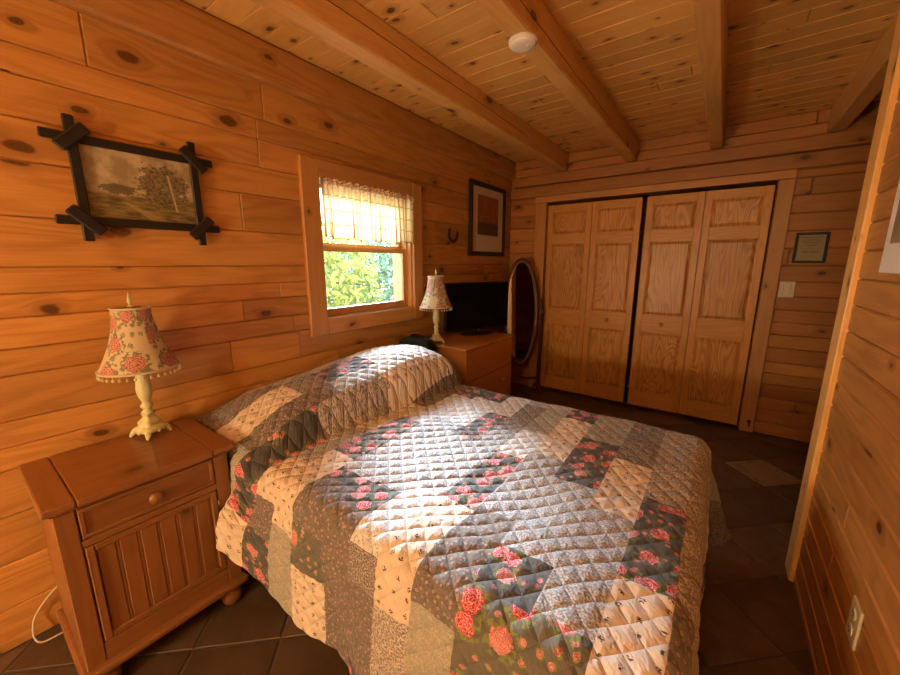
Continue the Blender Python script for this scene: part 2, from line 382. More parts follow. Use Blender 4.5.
# ------------------------------------------------------------------ setting
XR, YB, YF, XH, ZC, ZB = 2.425, 4.2, -1.8, 3.7, 2.5075, 2.3436
def struct(o): o['kind'] = 'structure'; return o
def boards(mb, axis, plane, sgn, rows, a0, a1, holes=(), thick=.022, gap=.0035, bev=.006, lens=(1.4, 3.2), joints=None):
    """rows of horizontal siding boards on a wall; axis = direction the boards run, plane = face of the wall, sgn = outward normal"""
    for z0, z1 in zip(rows[:-1], rows[1:]):
        cuts = [a0]; a = a0+random.uniform(.3, lens[1])
        while a < a1-.3: cuts.append(a); a += random.uniform(*lens)
        if joints:
            for jz0, jz1, ja in joints:
                if jz0-.02 < (z0+z1)/2 < jz1+.02: cuts = [c for c in cuts if abs(c-ja) > .35]+[ja]
        cuts = sorted(cuts)+[a1]
        for c0, c1 in zip(cuts[:-1], cuts[1:]):
            segs = [(c0, c1, z0, z1)]
            for h0, h1, hz0, hz1 in holes:
                ns = []
                for s0, s1, q0, q1 in segs:
                    if s1 <= h0 or s0 >= h1 or q1 <= hz0 or q0 >= hz1: ns.append((s0, s1, q0, q1)); continue
                    if s0 < h0: ns.append((s0, h0, q0, q1))
                    if s1 > h1: ns.append((h1, s1, q0, q1))
                    if q0 < hz0: ns.append((max(s0, h0), min(s1, h1), q0, hz0))
                    if q1 > hz1: ns.append((max(s0, h0), min(s1, h1), hz1, q1))
                segs = ns
            r = random.random()
            for s0, s1, q0, q1 in segs:
                if s1-s0 < .01 or q1-q0 < .01: continue
                p0, p1 = plane, plane-sgn*thick
                g = gap/2
                if axis == 'y': mb.box(p0, p1, s0+.0008, s1-.0008, q0+g*.6, q1-g*.6, 'y', bev, r)
                else: mb.box(s0+.0008, s1-.0008, p0, p1, q0+g*.6, q1-g*.6, 'x', bev, r)
def backing(mb, axis, p0, p1, a0, a1, z0, z1, holes=()):
    segs = [(a0, a1, z0, z1)]
    for h0, h1, hz0, hz1 in holes:
        segs = [(a0, h0, z0, z1), (h1, a1, z0, z1), (h0, h1, z0, hz0), (h0, h1, hz1, z1)]
    for s0, s1, q0, q1 in segs:
        if q1-q0 < .001: continue
        if axis == 'y': mb.box(p0, p1, s0, s1, q0, q1, 'y', 0, .5)
        else: mb.box(s0, s1, p0, p1, q0, q1, 'x', 0, .5)

# floor: grout bed and diagonal tiles
mb = MB(); mb.box(-.05, XH+.05, YF-.05, YB+.75, -.08, -.004, 'x', 0, .5)
flo = struct(mb.build('floor', M['grout']))
ang = math.radians(43.5); tn = .313; n1 = Vector((-math.sin(ang), math.cos(ang))); n2 = Vector((math.cos(ang), math.sin(ang)))
tl = MB(); pale = MB()
for i in range(-22, 30):
    for j in range(-18, 30):
        a = .693+i*tn; b = 3.95+(j-14)*tn
        c = n1*(a+tn/2)+n2*(b+tn/2)
        if not (-.22 < c.x < XH+.2 and YF-.2 < c.y < YB+.2): continue
        g = .004
        poly = [n1*(a+g)+n2*(b+g), n1*(a+g)+n2*(b+tn-g), n1*(a+tn-g)+n2*(b+tn-g), n1*(a+tn-g)+n2*(b+g)]
        # clip to the room
        def clip(P, f):
            out = []
            for k in range(len(P)):
                p, q = P[k], P[(k+1) % len(P)]; fp, fq = f(p), f(q)
                if fp >= 0: out.append(p)
                if fp*fq < 0: out.append(p+(q-p)*(fp/(fp-fq)))
            return out
        for f in (lambda p: p.x-.002, lambda p: XH-p.x, lambda p: p.y-YF, lambda p: YB+.06-p.y):
            poly = clip(poly, f)
            if len(poly) < 3: break
        if len(poly) < 3: continue
        is_pale = (i == 0 and j == 14)
        # chamfered slab
        cc = sum(poly, Vector((0, 0)))/len(poly); n = len(poly)
        inn = [p+(cc-p).normalized()*.004 for p in poly]
        vs = [(p.x, p.y, -.006) for p in poly]+[(p.x, p.y, -.002) for p in poly]+[(p.x, p.y, 0) for p in inn]
        fs = [tuple(range(2*n, 3*n))]+[(k, (k+1) % n, n+(k+1) % n, n+k) for k in range(n)]+[(n+k, n+(k+1) % n, 2*n+(k+1) % n, 2*n+k) for k in range(n)]
        a_ = vs; area = sum(a_[k][0]*a_[(k+1) % n][1]-a_[(k+1) % n][0]*a_[k][1] for k in range(n))
        if area < 0: fs = [tuple(reversed(f)) for f in fs]
        (pale if is_pale else tl).add(vs, fs)
o = tl.build('floor_tiles', M['tile'], flo); o['kind'] = 'structure'
if pale.f: tag(pale.build('pale_floor_tile', M['paletile'], flo), 'single pale stone tile among the dark floor tiles')

# ceiling: narrow boards across the beams
mb = MB(); mb.box(-.05, XH+.05, YF-.05, YB+.05, ZC+.02, ZC+.1, 'x', 0, .5)
y = YF; bw = .128
while y < YB:
    cuts = [-.02]; a = random.uniform(.6, 2.4)
    while a < XH-.3: cuts.append(a); a += random.uniform(1.3, 2.6)
    cuts.append(XH)
    for c0, c1 in zip(cuts[:-1], cuts[1:]): mb.box(c0+.0008, c1-.0008, y+.0006, min(y+bw, YB)-.0006, ZC, ZC+.02, 'x', .003)
    y += bw
struct(mb.build('ceiling', M['ceil']))

# left wall with the window opening
WY0, WY1, WZ0, WZ1 = 1.66, 2.52, 1.06, 1.95
rowsL = [0, .165, .34, .52, .69, .775, .87, 1.033, 1.128, 1.237, 1.32, 1.413, 1.587, 1.773, 1.913, 2.05, 2.145, 2.33]
mb = MB(); hole = (WY0, WY1, WZ0, WZ1)
backing(mb, 'y', -.022, -.20, YF-.05, YB+.8, -.05, ZC+.1, [hole])
boards(mb, 'y', 0.0, 1, rowsL, YF, YB, [hole], bev=.0045, gap=.003, joints=[(2.145, 2.3, .724), (1.95, 2.14, 1.345), (.88, 1.03, 1.49), (.87, 1.1, 2.9)])
boards(mb, 'y', 0.0, 1, [2.33, 2.51], YF, YB)
struct(mb.build('wall_left', M['pine']))
mb = MB(); mb.box(-.02, .045, YF, YB, 2.318, ZC-.001, 'y', .012)
struct(mb.build('trim_1', M['pine']))
# back wall with the closet opening
CX0, CX1, CZ1 = .425, 2.272, 2.055
mb = MB(); hole = (CX0, CX1, 0, CZ1)
backing(mb, 'x', YB+.022, YB+.12, -.05, XH+.05, -.05, ZC+.1, [hole])
rowsB = [0, .103, .227, .324, .44, .535, .63, .752, .86, .962, 1.062, 1.17, 1.285, 1.41, 1.54, 1.67, 1.80, 1.93, 2.055, 2.115, 2.225, 2.335, 2.42, 2.51]
boards(mb, 'x', YB, -1, rowsB, -.02, XH, [hole], bev=.006, gap=.004, lens=(1.2, 2.6))
# closet interior
mb.box(CX0-.1, CX1+.1, YB+.70, YB+.74, 0, CZ1+.1, 'x', 0, .5); mb.box(CX0-.12, CX0-.08, YB+.1, YB+.74, 0, CZ1+.1, 'y', 0, .5)
mb.box(CX1+.08, CX1+.12, YB+.1, YB+.74, 0, CZ1+.1, 'y', 0, .5); mb.box(CX0-.12, CX1+.12, YB+.1, YB+.74, CZ1+.06, CZ1+.1, 'x', 0, .5)
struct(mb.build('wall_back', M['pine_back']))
mb = MB(); mb.box(.045, XH, YB-.055, YB+.01, 2.232, 2.336, 'x', .016, .37, seg=2)
struct(mb.build('trim_2', M['pine_back']))
mb = MB(); mb.box(.0, XH, YB-.028, YB+.01, 2.118, 2.229, 'x', .012, .81, seg=2)
struct(mb.build('trim_3', M['pine_back']))
# closet casing
mb = MB(); mb.box(.302, CX0-.004, YB-.024, YB+.02, 0, 2.052, 'z', .004)
mb.box(CX1+.004, 2.372, YB-.024, YB+.02, 0, 2.052, 'z', .004); mb.box(.295, 2.372, YB-.027, YB+.02, 2.054, 2.117, 'x', .004)
cas = struct(mb.build('trim_4', M['casing']))
hk = MB(); hk.tube([(2.335, YB-.024, .095), (2.335, YB-.05, .095), (2.335, YB-.062, .085), (2.335, YB-.062, .06)], .005, 8); hk.lathe([(.014, 0), (.012, .004)], 14, T(2.335, YB-.024, .095) @ RX(PI/2))
hk.build('door_stop_hook', M['iron'], cas)
# partition on the right, open past its end
rowsP = [0]; z = .042
while z < 2.50: rowsP.append(z); z += .102
rowsP.append(ZC)
mb = MB(); backing(mb, 'y', XR+.022, XR+.115, YF, 2.43, -.02, ZC+.02)
boards(mb, 'y', XR, -1, rowsP, YF, 2.345, (), bev=.006, gap=.003, lens=(1.2, 2.4))
struct(mb.build('wall_right', M['pine']))
mb = MB(); mb.box(XR-.018, XR+.02, 2.335, 2.452, 0, ZC, 'z', .005); mb.box(XR+.02, XR+.115, 2.43, 2.452, 0, ZC, 'z', .004)
struct(mb.build('trim_5', M['ceil']))
# rest of the shell behind the camera and past the partition
mb = MB(); backing(mb, 'x', YF-.12, YF-.022, -.05, XH+.05, -.05, ZC+.1); boards(mb, 'x', YF, 1, rowsB, -.02, XH)
struct(mb.build('wall_front', M['pine']))
mb = MB(); backing(mb, 'y', XH+.022, XH+.12, YF-.05, YB+.1, -.05, ZC+.1); boards(mb, 'y', XH, -1, rowsL, YF, YB)
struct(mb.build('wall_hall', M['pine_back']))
# exposed beams
BL = ['exposed ceiling beam nearest the window wall', 'exposed ceiling beam carrying the white smoke detector',
      'exposed ceiling beam over the right half of the closet doors', 'exposed ceiling beam running from the right partition to the back wall']
for k, (a, b) in enumerate([(.519, .626), (1.167, 1.261), (1.803, 1.892), (2.496, 2.592)]):
    mb = MB(); mb.box(a, b, YF+.001 if k < 3 else 2.4525, YB-.001, ZB, ZC-.0005, 'y', .008, .13+.21*k)
    bo = tag(mb.build('ceiling_beam', M['beam']), BL[k], 'beam', 'exposed ceiling beams')
    if k < 2:   # long drying crack along the beam's right face
        mb = MB(); rc = random.Random(k+2); pts = [(b-.0004, 0.3+q*.14, (2.415 if k else 2.445)+rc.uniform(-.004, .004)-q*.0012) for q in range(22)]
        mb.tube(pts, [.0005]+[.0022]*20+[.0005], 6); mb.build('drying_crack', M['shadow'], bo)

# ------------------------------------------------------------------ window
win = empty('window_1', (0, 2.09, 1.06), kind='structure')
def wp(mb, name, mat, parent=win):
    o = mb.build(name, mat, parent)
    if parent is win: o.location = (0, -2.09, -1.06)
    return o
mb = MB(); c = .022
mb.box(-.005, c, 1.563, 1.684, .98, 2.022, 'z', .004); mb.box(-.005, c, 2.512, 2.617, .98, 2.022, 'z', .004)
mb.box(-.005, c-.001, 1.685, 2.511, 1.925, 2.022, 'y', .004); mb.box(-.005, c-.001, 1.685, 2.511, .98, 1.082, 'y', .004)
wp(mb, 'casing', M['casing'])
mb = MB()
mb.box(-.20, -.002, WY0, WY0+.024, WZ0, WZ1, 'z', .002); mb.box(-.20, -.002, WY1-.022, WY1, WZ0, WZ1, 'z', .002)
mb.box(-.20, -.002, WY0+.024, WY1-.022, WZ1-.024, WZ1, 'y', .002); mb.box(-.20, .0, WY0+.024, WY1-.022, WZ0, WZ0+.024, 'y', .002)
for yy in (WY0+.024, WY1-.036): mb.box(-.085, -.04, yy, yy+.014, WZ0+.024, WZ1-.024, 'z', .002)
wp(mb, 'jamb', M['casing'])
def sash(nm, x0, x1, z0, z1):
    mb = MB(); y0, y1 = WY0+.026, WY1-.024; s = .042
    mb.box(x0, x1, y0, y0+s, z0, z1, 'z', .003); mb.box(x0, x1, y1-s, y1, z0, z1, 'z', .003)
    mb.box(x0, x1, y0+s, y1-s, z0, z0+s+.008, 'y', .003); mb.box(x0, x1, y0+s, y1-s, z1-.034, z1, 'y', .003)
    so = wp(mb, nm, M['casing'])
    g = MB(); xm = (x0+x1)/2; g.box(xm-.002, xm+.002, y0+s-.004, y1-s+.004, z0+s, z1-.03, 'y', 0)
    wp(g, 'pane', M['glass'], so)
sash('lower_sash', -.082, -.045, 1.086, 1.535)
sash('upper_sash', -.125, -.09, 1.505, 1.924)

# valance on a rod
val = empty('window_valance', (.0, 2.098, 1.91), label='gathered sheer cream valance across the top of the window', cat='curtain')
mb = MB(); nu, nv = 260, 26; y0, y1 = 1.690, 2.508; vs = []; fs = []; uv = []
for i in range(nu+1):
    for j in range(nv+1):
        a = i/nu; b = j/nv; y = y0+(y1-y0)*a
        amp = .010+.012*b
        ph = a*2*PI*15+1.3*math.sin(a*9)+.8*math.sin(a*23)
        x = .022+amp*math.sin(ph)+.004*math.sin(ph*2.3+b*2)
        x = max(x, .006) if b < .2 else x
        zt = 1.925+.006*math.sin(ph*1.0+1); zb = 1.578+.010*math.sin(ph*.5)+.006*math.sin(a*31)
        vs.append((x, y+.006*math.cos(ph)*b-2.098, zt+(zb-zt)*b-1.91))
for i in range(nu):
    for j in range(nv):
        k = i*(nv+1)+j; fs.append((k, k+1, k+nv+2, k+nv+1))
        f = lambda p, q: (p/nu*1.6, .36*(1-q/nv))
        uv.append([f(i, j), f(i, j+1), f(i+1, j+1), f(i+1, j)])
mb.add(vs, fs, uv, .5, True)
o = mb.build('valance_cloth', M['valance'], val); md = o.modifiers.new('thick', 'SOLIDIFY'); md.thickness = .0012
mb = MB(); mb.tube([(.022, 1.684-2.098, -.012), (.022, 2.512-2.098, -.012)], .006, 10)
for yy in (1.686, 2.510): mb.box(0, .03, yy-.004-2.098, yy+.004-2.098, -.025, .002, 'x', .001)
mb.build('curtain_rod', M['white'], val)

# ------------------------------------------------------------------ closet doors
def leaf(parent, x0, x1, knob=False):
    yF, yK = YB-.004, YB+.030
    w_ = .052; zs = [(.175, .775), (.945, 1.625), (1.725, 1.955)]
    mb = MB(); z0, z1 = .032, 2.022
    mb.box(x0, x0+w_, yF, yK, z0, z1, 'z', .002); mb.box(x1-w_, x1, yF, yK, z0, z1, 'z', .002)
    edges = [z0, zs[0][0], zs[0][1], zs[1][0], zs[1][1], zs[2][0], zs[2][1], z1]
    for k in range(0, 8, 2): mb.box(x0+w_, x1-w_, yF, yK, edges[k], edges[k+1], 'x', .002)
    lo = mb.build('door_leaf', M['door'], parent)
    for a, b in zs:
        p = MB(); xa, xb = x0+w_-.004, x1-w_+.004; a2, b2 = a-.004, b+.004; s = .034
        ring = [[(xa, yF+.014, a2), (xb, yF+.014, a2), (xb, yF+.014, b2), (xa, yF+.014, b2)],
                [(xa+.010, yF+.015, a2+.010), (xb-.010, yF+.015, a2+.010), (xb-.010, yF+.015, b2-.010), (xa+.010, yF+.015, b2-.010)],
                [(xa+s, yF+.004, a2+s), (xb-s, yF+.004, a2+s), (xb-s, yF+.004, b2-s), (xa+s, yF+.004, b2-s)]]
        vs = [q for R in ring for q in R]; vs += [(x, yK-.006, z) for x, _, z in ring[0]]
        fs = []
        for L in range(2):
            for k in range(4): fs.append((L*4+k, L*4+(k+1) % 4, L*4+4+(k+1) % 4, L*4+4+k))
        fs.append((8, 9, 10, 11)); fs.append((15, 14, 13, 12))
        for k in range(4): fs.append((12+k, 12+(k+1) % 4, (k+1) % 4, k))
        p.add(vs, fs, None, None, False, 'z'); p.build('raised_panel', M['panel'], lo)
    if knob:
        k = MB(); k.lathe([(.009, 0), (.008, .010), (.017, .016), (.019, .024), (.015, .031), (.001, .034)], 20, T((x0+x1)/2, yF, .867) @ RX(PI/2))
        k.build('knob', M['casing'], lo)
for nm, lv in (('door_1', [(.440, .889, 0), (.892, 1.335, 1)]), ('door_2', [(1.374, 1.815, 1), (1.818, 2.260, 0)])):
    d = empty(nm, (0, 0, 0), kind='structure')
    for x0, x1, k in lv: leaf(d, x0, x1, k)

# ------------------------------------------------------------------ quilt
BY0, BY1, BX1, BZ = .93, 2.17, 1.975, .65
def sm(a, b, x):
    t = np.clip((x-a)/(b-a), 0, 1); return t*t*(3-2*t)
def quilt(s, t):
    a = np.maximum(BY0-s, 0); c = np.maximum(s-BY1, 0); b = np.maximum(t-BX1, 0)
    yc = np.clip(s, BY0, BY1); xc = np.minimum(t, BX1)
    side = np.where(a > 0, -1., 1.); w = np.maximum(a, c)
    e = np.hypot(w, b); ph = np.arctan2(b, w+1e-9)
    corner = np.sin(2*ph)*(e > 0)*((w > 0) & (b > 0))
    e = np.minimum(e, .56)
    R = .07; L = R*np.pi/2; th = np.minimum(e, L)/R
    fl = .07+.30*corner; rest = np.maximum(e-L, 0)
    out = R*np.sin(th)+rest*np.sin(fl); dn = R*(1-np.cos(th))+rest*np.cos(fl)
    H = np.interp(yc, [.9, .97, 1.1, 1.3, 1.6, 1.9, 2.05, 2.13, 2.18, 2.22], [.05, .10, .155, .192, .225, .235, .235, .215, .17, .10])
    lip = .60+.05*sm(1.2, 2.2, yc); xx = xc/lip*.62
    f = np.interp(xx, [0, .06, .12, .2, .3, .4, .48, .54, .585, .61, .625, .645, .68, .76], [.45, .6, .78, .93, 1, .99, .94, .86, .74, .55, .22, -.05, -.07, 0])
    drop = sm(.05, .5, e)
    wav = drop*(.012*np.sin(t*9+1)+.008*np.sin(t*21))*np.abs(np.cos(ph))+drop*.012*np.sin(s*11)*np.sin(ph)
    flare = drop**2*.085*sm(.515, .57, t)*np.exp(-np.maximum(t-.57, 0)/.10)*(side < 0)
    bul = .035*sm(0, .1, e)*(1-sm(.56, .66, t))*(side < 0)*(1-.5*drop)
    out = out+wav+flare+bul
    out = np.where(side < 0, np.minimum(out, .052+.4*sm(.505, .56, t)), out)
    y = yc+side*out*np.cos(ph)*(w > 0); x = xc+out*np.sin(ph)*(b > 0)
    z = BZ+H*f*(1-.45*drop)-dn
    z = z+(.04+.19*(1-sm(.45, .95, t)))*sm(.1, .5, e)*(side < 0)*(w > 0)
    z = z+(.006*np.sin(x*5+y*3)+.005*np.sin(y*8-x*4))*(1-np.minimum(e/.1, 1))
    return x, y, np.maximum(z, .03)
ss = np.arange(BY0-.565, BY1+.566, .0075); tt = np.arange(.05, BX1+.566, .0075)
S, Tt = np.meshgrid(ss, tt, indexing='ij')
X, Y, Z = quilt(S, Tt)
P = np.stack([X, Y, Z], -1)
du = np.gradient(P, axis=0); dv = np.gradient(P, axis=1); Nn = np.cross(dv, du); Nn /= np.linalg.norm(Nn, axis=-1, keepdims=True)+1e-9
Nn *= np.sign(np.sum(Nn*np.array([0, 0, 1.0]), -1, keepdims=True)+1e-6) if False else 1
if Nn[len(ss)//2, len(tt)//2, 2] < 0: Nn = -Nn
# quilting puffs: diamonds stitched on the diagonal, with a fine crinkle
per = .074
A1 = np.abs(np.sin(np.pi*(S+Tt)/per)); A2 = np.abs(np.sin(np.pi*(S-Tt)/per))
rng = np.random.RandomState(3)
def vnoise(cell):
    n0, n1_ = int((ss[-1]-ss[0])/cell)+3, int((tt[-1]-tt[0])/cell)+3
    G = rng.rand(n0, n1_)*2-1
    a = (S-ss[0])/cell; b = (Tt-tt[0])/cell; i = a.astype(int); j = b.astype(int); fa = a-i; fb = b-j
    fa = fa*fa*(3-2*fa); fb = fb*fb*(3-2*fb)
    return (G[i, j]*(1-fa)+G[i+1, j]*fa)*(1-fb)+(G[i, j+1]*(1-fa)+G[i+1, j+1]*fa)*fb
puff = .0052*np.minimum(A1, A2)**.5+.0012*vnoise(.03)+.006*vnoise(.11)+.007*vnoise(.24)
P = P+Nn*puff[..., None]
# patches: strips along the bed's width, each a stack of prints (upper bound in s, print)
STR = [
 (.05, .19, [(.80, 'sage'), (1.10, 'brown'), (1.45, 'sage'), (1.8, 'white'), (9, 'grey')]),
 (.19, .29, [(.70, 'brown'), (1.18, 'brown'), (1.36, 'sage'), (1.65, 'grey'), (2.02, 'white'), (9, 'grey')]),
 (.29, .46, [(.66, 'sage'), (.78, 'brown'), (1.20, 'cream'), (1.35, 'speck'), (1.66, 'rose'), (9, 'white')]),
 (.46, .56, [(.66, 'cream'), (.90, 'sage'), (1.34, 'brown'), (1.60, 'grey'), (2.15, 'white'), (9, 'brown')]),
 (.56, .65, [(.60, 'cream'), (.80, 'rose'), (1.19, 'rose'), (1.60, 'tan'), (2.16, 'cream'), (9, 'brown')]),
 (.65, .77, [(.60, 'rose'), (.80, 'brown'), (1.02, 'cream'), (1.35, 'grey'), (1.76, 'cream'), (9, 'brown')]),
 (.77, .90, [(.72, 'sage'), (1.13, 'cream'), (1.55, 'rose'), (2.00, 'white'), (9, 'rose')]),
 (.90, 1.06, [(.61, 'cream'), (.79, 'rosesage'), (1.00, 'brown'), (1.08, 'rose'), (1.68, 'grey'), (2.05, 'white'), (9, 'rose')]),
 (1.06, 1.19, [(.82, 'brown'), (.94, 'brown'), (1.09, 'rose'), (1.56, 'grey'), (1.92, 'rose'), (9, 'white')]),
 (1.19, 1.31, [(.42, 'rose'), (.73, 'brown'), (.85, 'speck'), (1.165, 'white'), (1.76, 'grey'), (2.13, 'speck'), (9, 'grey')]),
 (1.31, 1.44, [(.72, 'tan'), (1.165, 'cream'), (1.54, 'rose'), (1.80, 'white'), (9, 'sage')]),
 (1.44, 1.58, [(.56, 'sage'), (.80, 'sage'), (1.20, 'brown'), (1.61, 'grey'), (2.02, 'cream'), (9, 'rose')]),
 (1.58, 1.735, [(.62, 'rosesage'), (.93, 'rosesage'), (1.08, 'rose'), (1.49, 'grey'), (1.85, 'rose'), (9, 'sage')]),
 (1.735, 1.87, [(.60, 'sage'), (.94, 'rosesage'), (1.40, 'grey'), (1.74, 'cream'), (9, 'speck')]),
 (1.87, 2.0, [(.60, 'rose'), (.84, 'brown'), (1.155, 'cream'), (1.55, 'rose'), (9, 'tan')]),
 (2.0, 2.14, [(.90, 'brown'), (1.17, 'brown'), (1.75, 'tan'), (2.25, 'tan'), (9, 'rose')]),
 (2.14, 2.30, [(.70, 'cream'), (1.10, 'rose'), (1.40, 'sage'), (1.7, 'tan'), (2.1, 'cream'), (9, 'sage')]),
 (2.30, 9, [(.70, 'rose'), (1.0, 'brown'), (1.3, 'cream'), (1.6, 'brown'), (1.9, 'rose'), (9, 'brown')])]
ni, nj = S.shape
idx = np.arange(ni*nj).reshape(ni, nj)
quads = np.stack([idx[:-1, :-1], idx[:-1, 1:], idx[1:, 1:], idx[1:, :-1]], -1).reshape(-1, 4)
if np.cross(P[ni//2, nj//2+1]-P[ni//2, nj//2], P[ni//2+1, nj//2]-P[ni//2, nj//2])[2] < 0: quads = quads[:, ::-1]
sc_ = ((S[:-1, :-1]+S[1:, 1:])/2).ravel(); tc_ = ((Tt[:-1, :-1]+Tt[1:, 1:])/2).ravel()
mi = np.zeros(len(quads), int)
for t0, t1, st in STR:
    m = (tc_ >= t0) & (tc_ < t1); lo = -9
    for hi, k in st:
        mi[m & (sc_ >= lo) & (sc_ < hi)] = KINDS.index(k); lo = hi
me = bpy.data.meshes.new('quilt'); me.from_pydata(P.reshape(-1, 3).tolist(), [], quads.tolist())
uvl = me.uv_layers.new(name='UVMap'); UVv = np.stack([Tt.ravel(), S.ravel()], -1)[quads.ravel()]
uvl.data.foreach_set('uv', UVv.ravel())
for m in FAB: me.materials.append(m)
me.polygons.foreach_set('material_index', mi); me.polygons.foreach_set('use_smooth', [True]*len(quads)); me.update()
qo = bpy.data.objects.new('quilt', me); COL.objects.link(qo)
tag(qo, 'patchwork quilt of floral, cream and grey patches draped over the bed and pillows', 'quilt')
md = qo.modifiers.new('thick', 'SOLIDIFY'); md.thickness = .009; md.offset = -1

# bed underneath
bed = empty('bed', (1.03, 1.55, 0), label='double bed standing head to the window wall under the patchwork quilt', cat='bed')
mb = MB(); mb.box(-.94, .90, -.575, .575, .36, .615, 'x', .05, seg=3); mb.build('mattress', M['mattress'], bed)
mb = MB(); mb.box(-.94, .90, -.57, .57, .16, .358, 'x', .02); mb.build('box_spring', M['mattress'], bed)
for sx in (-.88, .84):
    for sy in (-.50, .50):
        mb = MB(); mb.box(sx-.025, sx+.025, sy-.025, sy+.025, 0, .158, 'z', .004); mb.build('leg', M['darkwood'], bed)

# ------------------------------------------------------------------ nightstand
NSZ = .727
ns = empty('nightstand', (.285, .595, 0), label='brown wooden nightstand with one drawer and grooved door beside bed', cat='nightstand')
def nsb(mb, name, mat=M['stand'], parent=ns):
    o = mb.build(name, mat, parent)
    if parent is ns: o.location = (-.285, -.595, 0)
    return o
x0, x1, y0, y1 = .062, .506, .330, .858
mb = MB()
mb.box(x0, x1, y0, y0+.075, NSZ-.026, NSZ, 'x', .006, seg=2); mb.box(x0, x1, y1-.075, y1, NSZ-.026, NSZ, 'x', .006, seg=2)
mb.box(x0, x1, y0+.076, y1-.076, NSZ-.026, NSZ-.0006, 'y', .004, seg=2)
nsb(mb, 'top')
mb = MB(); bx0, bx1, by0, by1 = .075, .478, .352, .838
mb.box(bx0, bx1-.0121, by0, by0+.02, .115, NSZ-.027, 'z', 0); mb.box(bx0, bx1-.0121, by1-.02, by1, .115, NSZ-.027, 'z', 0)   # sides
mb.box(bx0, bx0+.012, by0+.02, by1-.02, .115, NSZ-.027, 'z', .001)
mb.box(bx1-.012, bx1, by0-.001, by0+.050, .115, NSZ-.027, 'z', .004); mb.box(bx1-.012, bx1, by1-.050, by1+.001, .115, NSZ-.027, 'z', .004)   # stiles
mb.box(bx1-.012, bx1-.001, by0+.05, by1-.05, .682, NSZ-.027, 'y', .002); mb.box(bx1-.012, bx1-.001, by0+.05, by1-.05, .548, .572, 'y', .002)
mb.box(bx1-.012, bx1-.001, by0+.05, by1-.05, .115, .185, 'y', .002); mb.box(bx0+.012, bx1-.014, by0+.02, by1-.02, .115, .13, 'y', .001)
# cove under the top
mb.box(bx0-.002, bx1+.012, by0-.010, by1+.010, NSZ-.040, NSZ-.027, 'y', .005)
nsb(mb, 'carcass')
mb = MB(); mb.box(bx0-.004, bx1+.026, by0-.018, by1+.018, .088, .118, 'y', .010, seg=2); nsb(mb, 'plinth')
# drawer
mb = MB(); a0, a1, c0, c1 = by0+.053, by1-.053, .575, .680
mb.box(bx1-.30, bx1-.004, a0, a1, c0, c1, 'y', .002)
mb.box(bx1-.006, bx1+.001, a0, a1, c0, c0+.014, 'y', .003); mb.box(bx1-.006, bx1+.001, a0, a1, c1-.014, c1, 'y', .003)
mb.box(bx1-.006, bx1+.001, a0, a0+.014, c0+.014, c1-.014, 'z', .003); mb.box(bx1-.006, bx1+.001, a1-.014, a1, c0+.014, c1-.014, 'z', .003)
dr = nsb(mb, 'drawer')
k = MB(); k.lathe([(.012, 0), (.010, .010), (.019, .017), (.023, .026), (.019, .034), (.001, .038)], 24, T(bx1-.003, .5955, .628) @ RY(PI/2)); k.build('knob', M['stand'], dr)
# grooved door
mb = MB(); c0, c1 = .188, .545; s = .022
mb.box(bx1-.018, bx1+.001, a0, a0+s, c0, c1, 'z', .003); mb.box(bx1-.018, bx1+.001, a1-s, a1, c0, c1, 'z', .003)
mb.box(bx1-.018, bx1+.001, a0+s, a1-s, c0, c0+s, 'y', .003); mb.box(bx1-.018, bx1+.001, a0+s, a1-s, c1-s, c1, 'y', .003)
nb = 6; bwid = (a1-a0-2*s)/nb
for i in range(nb):
    q = a0+s+i*bwid
    mb.box(bx1-.016, bx1-.006, q+.003, q+bwid-.007, c0+s-.002, c1-s+.002, 'z', .0025); mb.box(bx1-.016, bx1-.0075, q+bwid-.0065, q+bwid+.0025, c0+s-.002, c1-s+.002, 'z', .002)
dd = nsb(mb, 'door')
for zz in (.25, .48):
    mb = MB(); mb.tube([(bx1+.001, a1+.003, zz-.022), (bx1+.001, a1+.003, zz+.022)], .004, 8); mb.build('hinge', M['brass'], dd)
for fx in (bx0+.045, bx1-.025):
    for fy in (by0+.04, by1-.04):
        mb = MB(); mb.lathe([(.022, 0), (.034, .014), (.041, .036), (.038, .058), (.026, .074), (.022, .088)], 24, T(fx, fy, 0)); nsb(mb, 'bun_foot')

